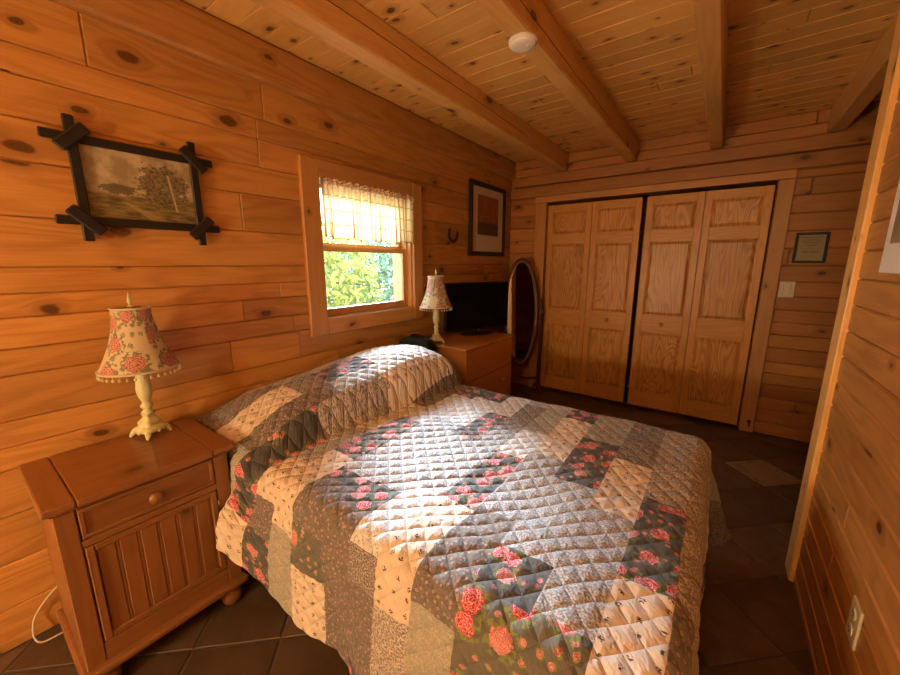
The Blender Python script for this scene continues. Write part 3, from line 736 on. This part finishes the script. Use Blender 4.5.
# ------------------------------------------------------------------ table lamps
def make_lamp(loc, rz, label):
    t = empty('table_lamp', loc, rz, label, 'lamp', 'matching floral table lamps')
    # scrolled square base on four feet
    mb = MB(); prof = [(.046, .022), (.049, .029), (.047, .035), (.036, .042), (.031, .050), (.033, .057), (.030, .064), (.020, .074), (.016, .082), (.018, .090), (.021, .096)]
    vs = []; fs = []; n = 40
    for r, z in prof:
        for i in range(n):
            a = 2*PI*i/n; q = r*1.02/max(abs(math.cos(a)), abs(math.sin(a)))
            sq = .8; rr = sq*min(q, r*1.30)+(1-sq)*r; vs.append((rr*math.cos(a), rr*math.sin(a), z))
    for j in range(len(prof)-1):
        for i in range(n): fs.append((j*n+i, j*n+(i+1) % n, (j+1)*n+(i+1) % n, (j+1)*n+i))
    fs.append(tuple(range(n-1, -1, -1))); fs.append(tuple(range((len(prof)-1)*n, len(prof)*n)))
    mb.add(vs, fs, None, .5, True)
    for sx in (-1, 1):
        for sy in (-1, 1):
            mb.tube([(sx*.032, sy*.032, .028), (sx*.039, sy*.039, .021), (sx*.044, sy*.044, .012), (sx*.046, sy*.046, .0045)], [.012, .011, .009, .0045], 12)
            mb.sphere((sx*.046, sy*.046, .0075), .0075, 12)
    # small scallops between the feet
    for a in range(4): mb.sphere((.045*math.cos(a*PI/2), .045*math.sin(a*PI/2), .025), .009, 12)
    mb.build('base', M['lampbase'], t)
    mb = MB(); mb.lathe([(.021, .095), (.023, .101), (.016, .106), (.013, .113), (.019, .120), (.0225, .127), (.0185, .134), (.014, .140), (.0150, .148),
        (.022, .165), (.0262, .182), (.0272, .198), (.0255, .216), (.0215, .245), (.0180, .275), (.0165, .30), (.019, .304), (.019, .310), (.011, .316), (.010, .345)], 32)
    mb.build('stem', M['lampbase'], t)
    mb = MB(); mb.lathe([(.018, .338), (.019, .345), (.019, .385), (.014, .392)], 20); sk = mb.build('socket', M['brass'], t)
    b = MB(); b.lathe([(.012, .393), (.014, .405), (.027, .435), (.028, .452), (.020, .474), (.001, .482)], 20); b.build('bulb', M['white'], sk)
    # bell shade
    mb = MB(); zb, zt = .290, .528; rb, rt_ = .128, .062; vs = []; fs = []; uv = []; nA, nZ = 72, 20
    for j in range(nZ+1):
        k = j/nZ; r = rt_+(rb-rt_)*(1-k)**1.9+.004*math.sin(PI*k)*0
        for i in range(nA):
            a = 2*PI*i/nA; sc = 1+.012*math.cos(8*a)*(1-k*.6)
            vs.append((r*sc*math.cos(a), r*sc*math.sin(a), zb+(zt-zb)*k))
    for j in range(nZ):
        for i in range(nA):
            fs.append((j*nA+i, j*nA+(i+1) % nA, (j+1)*nA+(i+1) % nA, (j+1)*nA+i))
            f = lambda p, q: (q/nZ*.24, p/nA*.60)
            uv.append([f(i, j), f(i+1, j), f(i+1, j+1), f(i, j+1)])
    mb.add(vs, fs, uv, .5, True); so = mb.build('lamp_shade', M['shade'], t)
    md = so.modifiers.new('thick', 'SOLIDIFY'); md.thickness = .002
    for r, z, th in ((rb, zb, .0045), (rt_, zt, .004)):
        mb = MB(); mb.tube([(r*math.cos(2*PI*i/48), r*math.sin(2*PI*i/48), z) for i in range(48)], th, 8, True); mb.build('trim_band', M['cordm'], so)
    mb = MB(); nb = 34
    for i in range(nb):
        a = 2*PI*i/nb; x, y = rb*math.cos(a), rb*math.sin(a)
        mb.tube([(x, y, zb-.003), (x, y, zb-.014)], .0008, 5); mb.sphere((x, y, zb-.019), .0052, 8, 1.25)
    mb.build('bead_fringe', M['lampbase'], so)
    # harp and finial
    mb = MB()
    for s in (-1, 1): mb.tube([(s*.016, 0, .385), (s*.040, 0, .41), (s*.044, 0, .45), (s*.030, 0, .505), (s*.006, 0, .532)], .0018, 6)
    for k in range(3): mb.tube([(0, 0, .530), (rt_*math.cos(k*2.09), rt_*math.sin(k*2.09), zt)], .0015, 6)
    mb.build('harp', M['brass'], t)
    mb = MB(); mb.lathe([(.009, .530), (.010, .536), (.004, .540), (.005, .545), (.0085, .552), (.0075, .560), (.003, .575), (.001, .588)], 16)
    mb.build('finial', M['lampbase'], t)
    return t
l1 = make_lamp((.150, .693, NSZ), .35, 'cream table lamp with floral shade on nightstand, nearest the camera')
l2 = make_lamp((.200, 2.560, .80), .9, 'cream table lamp with floral shade on the dresser by the television')
mb = MB()
p = [(.055, .70, .035+.70), (.03, .62, .50), (.022, .45, .30), (.020, .36, .22)]
cpts = [(.115, .70, NSZ+.010), (.085, .71, NSZ+.006), (.052, .70, NSZ+.004), (.036, .66, .66), (.030, .46, .42), (.028, .375, .215), (.024, .325, .155), (.018, .292, .110), (.022, .276, .075), (.040, .270, .030), (.060, .285, .008), (.066, .335, .006), (.066, .40, .006), (.060, .50, .006)]
def smooth(pts, n=8):
    pts = [Vector(q) for q in pts]; out = []
    for i in range(len(pts)-1):
        a, b, c, d = pts[max(i-1, 0)], pts[i], pts[i+1], pts[min(i+2, len(pts)-1)]
        for k in range(n):
            t = k/n; out.append(.5*((2*b)+(c-a)*t+(2*a-5*b+4*c-d)*t*t+(3*b-a-3*c+d)*t**3))
    return out+[pts[-1]]
mb.tube(smooth(cpts), .0032, 8)
co = mb.build('power_cord', M['cordm'], l1); co.matrix_parent_inverse = (T(.150, .693, NSZ) @ RZ(.35)).inverted()

# ------------------------------------------------------------------ dresser, television, bag
drs = empty('dresser', (.28, 2.86, 0), label='orange brown wooden dresser with three drawers between bed and mirror', cat='dresser')
def db(mb, name, mat=M['dresser'], parent=drs):
    o = mb.build(name, mat, parent)
    if parent is drs: o.location = (-.28, -2.86, 0)
    return o
dx0, dx1, dy0, dy1, dz = .03, .54, 2.478, 3.245, .80
mb = MB(); mb.box(dx0, dx1, dy0, dy1, dz-.022, dz, 'y', .004, seg=2); db(mb, 'top')
mb = MB(); mb.box(dx0+.005, dx1-.022, dy0+.006, dy0+.024, 0, dz-.023, 'z', .001); mb.box(dx0+.005, dx1-.022, dy1-.024, dy1-.006, 0, dz-.023, 'z', .001)
mb.box(dx0+.005, dx0+.015, dy0+.024, dy1-.024, 0, dz-.023, 'z', .001); mb.box(dx0+.02, dx1-.05, dy0+.024, dy1-.024, .06, .075, 'y', .001)
mb.box(dx1-.05, dx1-.03, dy0+.024, dy1-.024, 0, .07, 'y', .001)
for zz in (.305, .535): mb.box(dx0+.02, dx1-.024, dy0+.024, dy1-.024, zz-.006, zz+.006, 'y', .001)
db(mb, 'carcass')
for a, b in ((.075, .301), (.309, .531), (.539, .774)):
    mb = MB(); mb.box(dx1-.021, dx1-.003, dy0+.008, dy1-.008, a, b, 'y', .003, seg=2); mb.box(dx0+.03, dx1-.022, dy0+.03, dy1-.03, a+.01, b-.03, 'y', .001)
    d = db(mb, 'drawer')
    for q in (dy0+.18, dy1-.18):
        k = MB(); k.lathe([(.007, 0), (.006, .008), (.013, .014), (.014, .020), (.001, .025)], 18, T(dx1-.003, q, (a+b)/2+.01) @ RY(PI/2)); k.build('knob', M['dresser'], d)
# television, turned a little towards the bed
a, b = Vector((.125, 2.775, 0)), Vector((.395, 3.40, 0)); mid = (a+b)/2; W = (b-a).length; ang = math.atan2((b-a).y, (b-a).x)
tv = empty('television', (mid.x, mid.y, .80), ang, 'black flat screen television standing on the dresser', 'television')
# local x along the screen, local -y is the front (towards the room)
H0, H1 = .036, .462
mb = MB(); mb.box(-W/2, W/2, -.014, .022, H0, H1, 'x', .005, seg=2); mb.box(-W*.32, W*.32, .022, .055, H0+.05, H1-.08, 'x', .012, seg=2)
hs = mb.build('housing', M['black'], tv)
mb = MB(); mb.box(-W/2+.012, W/2-.012, -.0165, -.0135, H0+.018, H1-.012, 'x', 0); mb.build('screen', M['screen'], tv)
mb = MB(); mb.tube([(0, .005, .012), (0, .005, H0+.02)], .022, 16, flat=.5); mb.prism([(.17*math.cos(q*PI/16), .085*math.sin(q*PI/16)) for q in range(32)], 0, .011); mb.build('stand_base', M['black'], tv)
# black soft case standing in the gap
bag = empty('soft_case', (.17, 2.36, 0), label='dark rounded case standing in the gap between bed and dresser', cat='case')
mb = MB(); vs = []; prof = []
def rrect(w, h, r, n=8):
    out = []
    for cx, cy, a0 in ((w/2-r, h-r, 0), (-w/2+r, h-r, PI/2), (-w/2+r, r, PI), (w/2-r, r, 1.5*PI)):
        for k in range(n+1): out.append((cx+r*math.cos(a0+k*PI/2/n), cy+r*math.sin(a0+k*PI/2/n)))
    return out
def slab(mb, outlines, ys, Mx=None):
    n = len(outlines[0]); vs = [(x, y, z) for o_, y in zip(outlines, ys) for x, z in o_]; fs = []
    for j in range(len(ys)-1):
        for i in range(n): fs.append((j*n+i, j*n+(i+1) % n, (j+1)*n+(i+1) % n, (j+1)*n+i))
    fs.append(tuple(range(n-1, -1, -1))); fs.append(tuple(range((len(ys)-1)*n, len(ys)*n)))
    mb.add(vs, fs, None, .5, True, 'x', Mx)
ol = lambda i: [(x*(1-i), .435+(z-.435)*(1-i)) for x, z in rrect(.30, .87, .07)]
slab(mb, [ol(.07), ol(.01), ol(0), ol(0), ol(.01), ol(.07)], [-.055, -.048, -.038, .038, .048, .055], T(0, 0, 0))
for v in range(len(mb.v)): mb.v[v] = (mb.v[v][0], mb.v[v][1], max(0, mb.v[v][2]))
mb.build('shell', M['blackcloth'], bag)
mb = MB(); mb.tube(smooth([(-.06, 0, .862), (-.055, 0, .885), (0, 0, .892), (.055, 0, .885), (.06, 0, .862)], 4), .008, 8); mb.build('handle', M['black'], bag)

# ------------------------------------------------------------------ cheval mirror in the corner
mr = empty('cheval_mirror', (.295, 3.915, 0), math.radians(42), 'tall oval standing mirror in dark wooden frame in the corner', 'mirror')
A, B = .165, .545; zc = .905
def oval(a, b, y, n=72): return [(a*math.cos(2*PI*i/n), y, b*math.sin(2*PI*i/n)) for i in range(n)]
TL = T(0, 0, zc) @ RX(math.radians(-3))
mb = MB(); n = 72
rings = [oval(A-.004, B-.004, -.004), oval(A, B, -.014), oval(A+.016, B+.016, -.020), oval(A+.030, B+.030, -.012), oval(A+.032, B+.032, .010), oval(A-.004, B-.004, .012)]
vs = [p for R in rings for p in R]; fs = []
for j in range(len(rings)-1):
    for i in range(n): fs.append((j*n+i, j*n+(i+1) % n, (j+1)*n+(i+1) % n, (j+1)*n+i))
fs.append(tuple(range(5*n, 6*n)))
mb.add(vs, fs, None, .5, True, 'z', TL); fr = mb.build('frame', M['darkwood'], mr)
mb = MB(); g = oval(A-.012, B-.012, -.0062); gb = oval(A-.003, B-.003, -.004)
mb.add(g, [tuple(range(n))], None, .5, False, 'z', TL); mb.build('glass', M['mirror'], fr)
mb = MB(); mb.add(g+gb, [(i, (i+1) % n, n+(i+1) % n, n+i) for i in range(n)], None, .5, False, 'z', TL); mb.build('bevelled_rim', M['rim'], fr)
for s in (-1, 1):
    mb = MB(); px = s*.222
    mb.lathe([(.016, .02), (.018, .10), (.013, .14), (.017, .18), (.014, .55), (.011, .80), (.017, .83), (.015, .96), (.010, 1.0), (.017, 1.02), (.012, 1.045), (.001, 1.06)], 16, T(px, .0, 0)); po = mb.build('post', M['darkwood'], mr)
    mb = MB(); mb.tube([(s*.196, 0, zc), (s*.240, 0, zc)], .007, 8); mb.sphere((s*.245, 0, zc), .014, 12); mb.build('pivot_knob', M['brass'], po)
    mb = MB()
    for q in (-1, 1): mb.tube(smooth([(px, 0, .12), (px, q*.06, .10), (px, q*.10, .05), (px, q*.135, .014)], 5), [.016]*6+[.014]*5+[.012]*5, 10)
    mb.build('foot', M['darkwood'], mr)
mb = MB(); mb.tube([(-.222, 0, .17), (.222, 0, .17)], .013, 12); mb.build('cross_rail', M['darkwood'], mr)

# ------------------------------------------------------------------ pictures
def paint_mat(name, kind):
    N = NT(name); u, v = N.uv()
    p = N.vec(u, v, 0.0)
    if kind == 'land':
        # u 0..1 left to right, v 0..1 upward
        cl = N.noise(N.vec(N.math('MULTIPLY', u, 1.4), v), 5.0, 5.0); sky = N.mix(N.ramp(cl, .38, .66), (.30, .235, .12), (.50, .42, .26))
        gn = N.noise(N.vec(u, N.math('MULTIPLY', v, 4.0)), 6.0, 6.0, .65); gr = N.mix(N.ramp(gn, .35, .65), (.085, .066, .022), (.27, .205, .075))
        hz = N.math('MULTIPLY_ADD', N.noise(p, 7.0, 3.0), .12, .32)
        c = N.mix(N.ramp(v, N.math('SUBTRACT', hz, .015), N.math('ADD', hz, .015)), gr, sky)
        du_ = N.math('SUBTRACT', u, .69); dv_ = N.math('SUBTRACT', v, .56)
        rr = N.math('SQRT', N.math('ADD', N.math('MULTIPLY', N.math('MULTIPLY', du_, du_), 1.5), N.math('MULTIPLY', dv_, dv_)))
        tr = N.math('LESS_THAN', N.math('ADD', rr, N.math('MULTIPLY', N.math('SUBTRACT', N.noise(p, 14.0, 6.0, .7), .5), .55)), .27)
        tree = N.mix(N.ramp(N.noise(p, 36.0, 4.0), .42, .6), (.055, .046, .018), (.22, .17, .07))
        c = N.mix(N.math('MULTIPLY', tr, .85), c, tree)
        d2 = N.math('SUBTRACT', u, .30); d3 = N.math('SUBTRACT', v, .45)
        r2 = N.math('SQRT', N.math('ADD', N.math('MULTIPLY', d2, d2), N.math('MULTIPLY', N.math('MULTIPLY', d3, d3), 5.0)))
        t2 = N.math('LESS_THAN', N.math('ADD', r2, N.math('MULTIPLY', N.math('SUBTRACT', N.noise(p, 18.0, 5.0, .7), .5), .3)), .14)
        c = N.mix(N.math('MULTIPLY', t2, .8), c, (.09, .07, .028))
        # birch trunk and the pale path
        bt = N.math('LESS_THAN', N.math('ABSOLUTE', N.math('SUBTRACT', u, N.math('MULTIPLY_ADD', v, -.10, .81))), .010)
        bt = N.math('MULTIPLY', bt, N.math('MULTIPLY', N.math('GREATER_THAN', v, .22), N.math('LESS_THAN', v, .72)))
        c = N.mix(N.math('MULTIPLY', bt, .8), c, (.50, .42, .26))
        pa = N.math('LESS_THAN', N.math('ABSOLUTE', N.math('SUBTRACT', u, N.math('MULTIPLY_ADD', v, -1.3, .72))), N.math('SUBTRACT', .10, N.math('MULTIPLY', v, .28)))
        c = N.mix(N.math('MULTIPLY', N.math('MULTIPLY', pa, N.math('LESS_THAN', v, .3)), .55), c, (.40, .30, .13))
        return N.done(c, .35)
    st = N.noise(N.vec(N.math('MULTIPLY', u, 16.0), v), 2.0, 3.0); hz = N.math('MULTIPLY_ADD', N.noise(N.vec(u, 0.0), 5.0), .08, .28)
    sky = N.mix(N.ramp(st, .35, .65), (.20, .055, .016), (.34, .115, .026))
    gr = N.mix(N.ramp(N.noise(p, 12.0, 4.0), .35, .65), (.045, .026, .013), (.085, .045, .018))
    c = N.mix(N.ramp(v, N.math('SUBTRACT', hz, .02), N.math('ADD', hz, .02)), gr, sky)
    return N.done(c, .3)
def quad(mb, pts): mb.add(pts, [(0, 1, 2, 3)], [[(0, 0), (1, 0), (1, 1), (0, 1)]], .5)
# crossed-stick frame on the left wall
Y0, Y1, Z0, Z1 = .642, 1.018, 1.590, 1.870
pic = empty('picture', (0, (Y0+Y1)/2, Z0), label='landscape picture in black crossed stick frame above the nightstand', cat='picture')
oy, oz = (Y0+Y1)/2, Z0
mb = MB(); quad(mb, [(.012, Y0-.01-oy, -.01), (.012, Y1+.01-oy, -.01), (.012, Y1+.01-oy, Z1-Z0+.01), (.012, Y0-.01-oy, Z1-Z0+.01)])
mb.box(.002, .0115, Y0-.01-oy, Y1+.01-oy, -.01, Z1-Z0+.01, 'y', 0); mb.build('painted_landscape', paint_mat('muted_landscape', 'land'), pic)
hw = .016
for zz in (-.006, Z1-Z0+.006):
    mb = MB(); mb.box(.012, .026, Y0-.088-oy, Y1+.088-oy, zz-hw, zz+hw, 'y', .004); mb.build('frame_stick', M['ebony'], pic)
for yy in (Y0-.006-oy, Y1+.006-oy):
    mb = MB(); mb.box(.018, .032, yy-hw, yy+hw, -.082, Z1-Z0+.082, 'z', .004); mb.build('frame_stick', M['ebony'], pic)
for yy, zz, s in ((Y0-.006-oy, -.006, 1), (Y1+.006-oy, -.006, -1), (Y0-.006-oy, Z1-Z0+.006, -1), (Y1+.006-oy, Z1-Z0+.006, 1)):
    mb = MB(); Mx = T(.038, yy, zz) @ RX(-s*PI/4)
    mb.box(-.007, .006, -.060, .060, -.021, .021, 'y', .005, M=Mx); mb.build('corner_block', M['ebony'], pic)
# matted print
Y0, Y1, Z0, Z1 = 3.315, 4.01, 1.500, 2.195
pic = empty('picture', (0, (Y0+Y1)/2, Z0), label='framed print of orange sky over dark ground above television', cat='picture'); oy = (Y0+Y1)/2; H = Z1-Z0; Wd = Y1-Y0
mb = MB(); f = .042
mb.box(.002, .032, -Wd/2, Wd/2, 0, f, 'y', .004); mb.box(.002, .032, -Wd/2, Wd/2, H-f, H, 'y', .004); mb.box(.002, .032, -Wd/2, -Wd/2+f, f, H-f, 'z', .004); mb.box(.002, .032, Wd/2-f, Wd/2, f, H-f, 'z', .004)
mb.build('frame', M['ebony'], pic)
mb = MB(); mb.box(.006, .016, -Wd/2+f, Wd/2-f, f, H-f, 'y', 0); mb.build('mount', M['mat'], pic)
mb = MB(); quad(mb, [(.0175, -.205, .205), (.0175, .205, .205), (.0175, .205, H-.115), (.0175, -.205, H-.115)]); mb.build('print', paint_mat('orange_field', 'field'), pic)
# small framed certificate by the switch
pic = empty('certificate_frame', (2.522, YB, 1.428), label='small black framed verse hanging above the light switch', cat='picture')
w2, h2, f = .093, .226, .017
mb = MB(); mb.box(-w2, w2, -.018, -.001, 0, f, 'x', .003); mb.box(-w2, w2, -.018, -.001, h2-f, h2, 'x', .003); mb.box(-w2, -w2+f, -.018, -.001, f, h2-f, 'z', .003); mb.box(w2-f, w2, -.018, -.001, f, h2-f, 'z', .003)
mb.build('frame', M['ebony'], pic)
mb = MB(); mb.box(-w2+f, w2-f, -.010, -.002, f, h2-f, 'x', 0); mb.build('paper', plain('aged_paper', (.36, .30, .15), .8), pic)
for k, (wd, zz, th) in enumerate([(.062, .190, .0045), (.052, .172, .003), (.056, .163, .003), (.044, .152, .003), (.030, .141, .003), (.034, .130, .003), (.014, .112, .003), (.046, .082, .006)]):
    x = -wd; mb = MB()
    while x < wd:
        l = random.uniform(.004, .014); mb.box(x, min(x+l, wd), -.0108, -.0098, zz-th/2, zz+th/2, 'x', 0); x += l+.003
    mb.build('text_line', M['ink'], pic)
# white mounted picture on the partition, cut by the photo's edge
pic = empty('picture', (XR, 1.900, 1.395), label='white mounted picture on the right partition at the frame edge', cat='picture')
mb = MB(); ww, hh = .172, .56
mb.box(-.012, -.001, -ww, ww, 0, hh, 'y', .003); mb.build('mount', M['matwhite'], pic)
mb = MB(); x = -.0128; mb.add([(x, -ww+.05, .09), (x, -ww+.05, hh-.06), (x, ww-.05, hh-.06), (x, ww-.05, .09)], [(0, 1, 2, 3)], [[(0, 0), (0, 1), (1, 1), (1, 0)]], .5)
mb.build('print', plain('faded_print', (.28, .22, .11), .5, var=.3, vscale=8), pic)

# horseshoe
hsx = empty('horseshoe', (0, 3.062, 1.69), label='rusty horseshoe hanging open end up between window and print', cat='horseshoe')
mb = MB(); pts = []
for i in range(25):
    a = math.radians(-205+i*230/24)-.15; r = .062 if True else 0
    pts.append((.008, .066*math.cos(a)*(1-.10*max(0, math.sin(a))), .070*math.sin(a)))
mb.tube(pts, [.009+.004*math.sin(PI*i/24) for i in range(25)], 10, flat=1.1); mb.build('iron_shoe', M['iron'], hsx)
for i in (3, 6, 9, 15, 18, 21):
    mb = MB(); mb.sphere(Vector(pts[i])+Vector((.010, 0, 0)), .004, 8); mb.build('nail_head', M['brass'], hsx)

# smoke detector on the beam
sd = empty('smoke_detector', (1.212, 1.870, ZB), label='round white smoke detector under a ceiling beam', cat='smoke detector')
mb = MB(); mb.lathe([(.058, 0), (.060, -.006), (.060, -.012), (.056, -.014)], 40); mb.build('base', M['white'], sd)
mb = MB(); mb.lathe([(.054, -.0141), (.055, -.018), (.050, -.024), (.030, -.027), (.001, -.0275)], 40, cap=False); mb.lathe([(.010, -.026), (.009, -.029), (.001, -.0295)], 16, T(.022, 0, 0)); mb.build('cover', M['white'], sd)
# double switch plate
sw = empty('light_switch', (2.429, YB, 1.223), label='ivory double light switch plate right of the closet', cat='light switch')
mb = MB(); mb.box(-.048, .048, -.008, 0, -.063, .063, 'x', .004, seg=2); pl_ = mb.build('plate', M['ivory'], sw)
for s in (-.023, .023):
    mb = MB(); mb.box(s-.005, s+.005, -.018, -.007, -.012, .012, 'z', .003, M=RX(.25 if s < 0 else -.2)); mb.build('toggle', M['white'], sw)
for s in (-.023, .023):
    for z in (-.032, .032):
        mb = MB(); mb.lathe([(.0035, 0), (.003, .001)], 10, T(s, -.008, z) @ RX(PI/2)); mb.build('screw', M['brass'], pl_)
# outlet on the partition
ot = empty('wall_outlet', (XR, 1.648, .418), label='ivory wall outlet low on the right partition', cat='outlet')
mb = MB(); mb.box(-.007, 0, -.038, .038, -.062, .062, 'z', .003, seg=2); mb.build('plate', M['ivory'], ot)
for z in (-.026, .026):
    mb = MB(); mb.lathe([(.017, 0), (.017, .002), (.015, .003)], 20, T(-.007, 0, z) @ RY(-PI/2)); so = mb.build('socket', M['ivory'], ot)
    for q in (-.006, .006):
        mb = MB(); mb.box(-.0108, -.0098, q-.0012, q+.0012, z-.001, z+.008, 'z', 0); mb.build('slot', M['black'], so)
    mb = MB(); mb.box(-.0108, -.0098, -.002, .002, z-.010, z-.006, 'z', 0); mb.build('slot', M['black'], so)

# ------------------------------------------------------------------ unseen fill lights added behind the camera
pd = empty('fill_pendant', (1.95, -1.20, ZC), label='added unseen fill globe hanging behind the camera', cat='fill light')  # added out of view to supply warm room light
mb = MB(); mb.lathe([(.06, 0), (.058, -.02), (.02, -.028)], 24); mb.tube([(0, 0, -.02), (0, 0, -.34)], .004, 8); mb.lathe([(.03, -.33), (.034, -.37), (.04, -.385)], 20); mb.build('cord_and_canopy', M['brass'], pd)
def fill_globe(name, k):
    N = NT(name); N.done((.9, .85, .75), .4); N.put(N.bsdf.inputs['Emission Color'], (1.0, .79, .46, 1)); N.put(N.bsdf.inputs['Emission Strength'], k); return N.m
mb = MB(); mb.sphere((0, 0, -.50), .13, 28); mb.build('globe', fill_globe('hanging_fill_glow', FILL_STRENGTH), pd)
fl = empty('fill_floor_globe', (.95, -1.45, 0), label='added unseen fill globe standing low behind the camera', cat='floor lamp')  # added out of view to brighten beam undersides and ceiling
mb = MB(); mb.lathe([(.13, 0), (.13, .015), (.03, .03), (.014, .05)], 32); mb.build('base', M['brass'], fl)
mb = MB(); mb.lathe([(.012, .04), (.012, .86), (.035, .88), (.035, .90)], 20); mb.build('pole', M['brass'], fl)
mb = MB(); mb.sphere((0, 0, 1.01), .12, 28); mb.build('globe', fill_globe('standing_fill_glow', LOW_FILL_STRENGTH), fl)

# ------------------------------------------------------------------ outside the window
mb = MB(); mb.box(-30, -.22, -14, 30, -.62, -.60, 'x', 0); struct(mb.build('ground', M['bounce_ground']))  # pale surface serves as a reflector for the ceiling and beams
rng = random.Random(5)
def tree(name, label, base, ell, nleaf, mat, lsize, branches):
    t = empty(name, base, 0, label, 'tree', 'trees outside the window')
    mb = MB()
    for _ in range(nleaf):
        while True:
            q = Vector((rng.uniform(-1, 1), rng.uniform(-1, 1), rng.uniform(-1, 1)))
            if .15 < q.length < 1: break
        c = Vector((q.x*ell[0], q.y*ell[1], ell[3]+q.z*ell[2])); s = lsize*rng.uniform(.6, 1.3)
        a = Vector((rng.gauss(0, 1), rng.gauss(0, 1), rng.gauss(0, 1))).normalized(); b = a.orthogonal().normalized()
        d = a.cross(b)*.12*s
        mb.add([c-a*s, c-b*s*.45+d, c+a*s, c+b*s*.45+d], [(0, 1, 2), (0, 2, 3)], [[(0, 0)]*3]*2, rng.random())
    mb.build('foliage', mat, t)
    mb = MB(); mb.tube([(0, 0, -.02), (.05, .03, ell[3]*.5), (.0, .0, ell[3]+ell[2]*.5)], [.10, .07, .03], 10)
    for k in range(branches):
        a = rng.uniform(0, 6.28); z = rng.uniform(.2, ell[3]+.2*ell[2]); l = rng.uniform(.6, 1)
        mb.tube(smooth([(0, 0, z), (ell[0]*.45*l*math.cos(a), ell[1]*.45*l*math.sin(a), z+.12), (ell[0]*.95*l*math.cos(a+.2), ell[1]*.95*l*math.sin(a+.2), z+.05)], 4), [.03-.0025*i for i in range(9)], 6)
    mb.build('trunk', M['bark'], t)
tree('leafy_tree', 'sunlit yellow green tree seen through left of the lower window pane', (-4.2, 4.3, -.6), (1.5, 1.3, 1.35, 1.55), 4200, M['leaf'], .075, 14)
tree('leafy_tree', 'greener tree standing farther back, seen through right of the window pane', (-6.6, 8.0, -.6), (2.0, 2.3, 1.6, 1.45), 3800, M['leafd'], .10, 12)
tree('low_shrub', 'low yellow green shrub along the bottom of the window pane', (-2.15, 4.0, -.6), (.45, 1.5, .70, .70), 2600, M['leaf'], .06, 10)
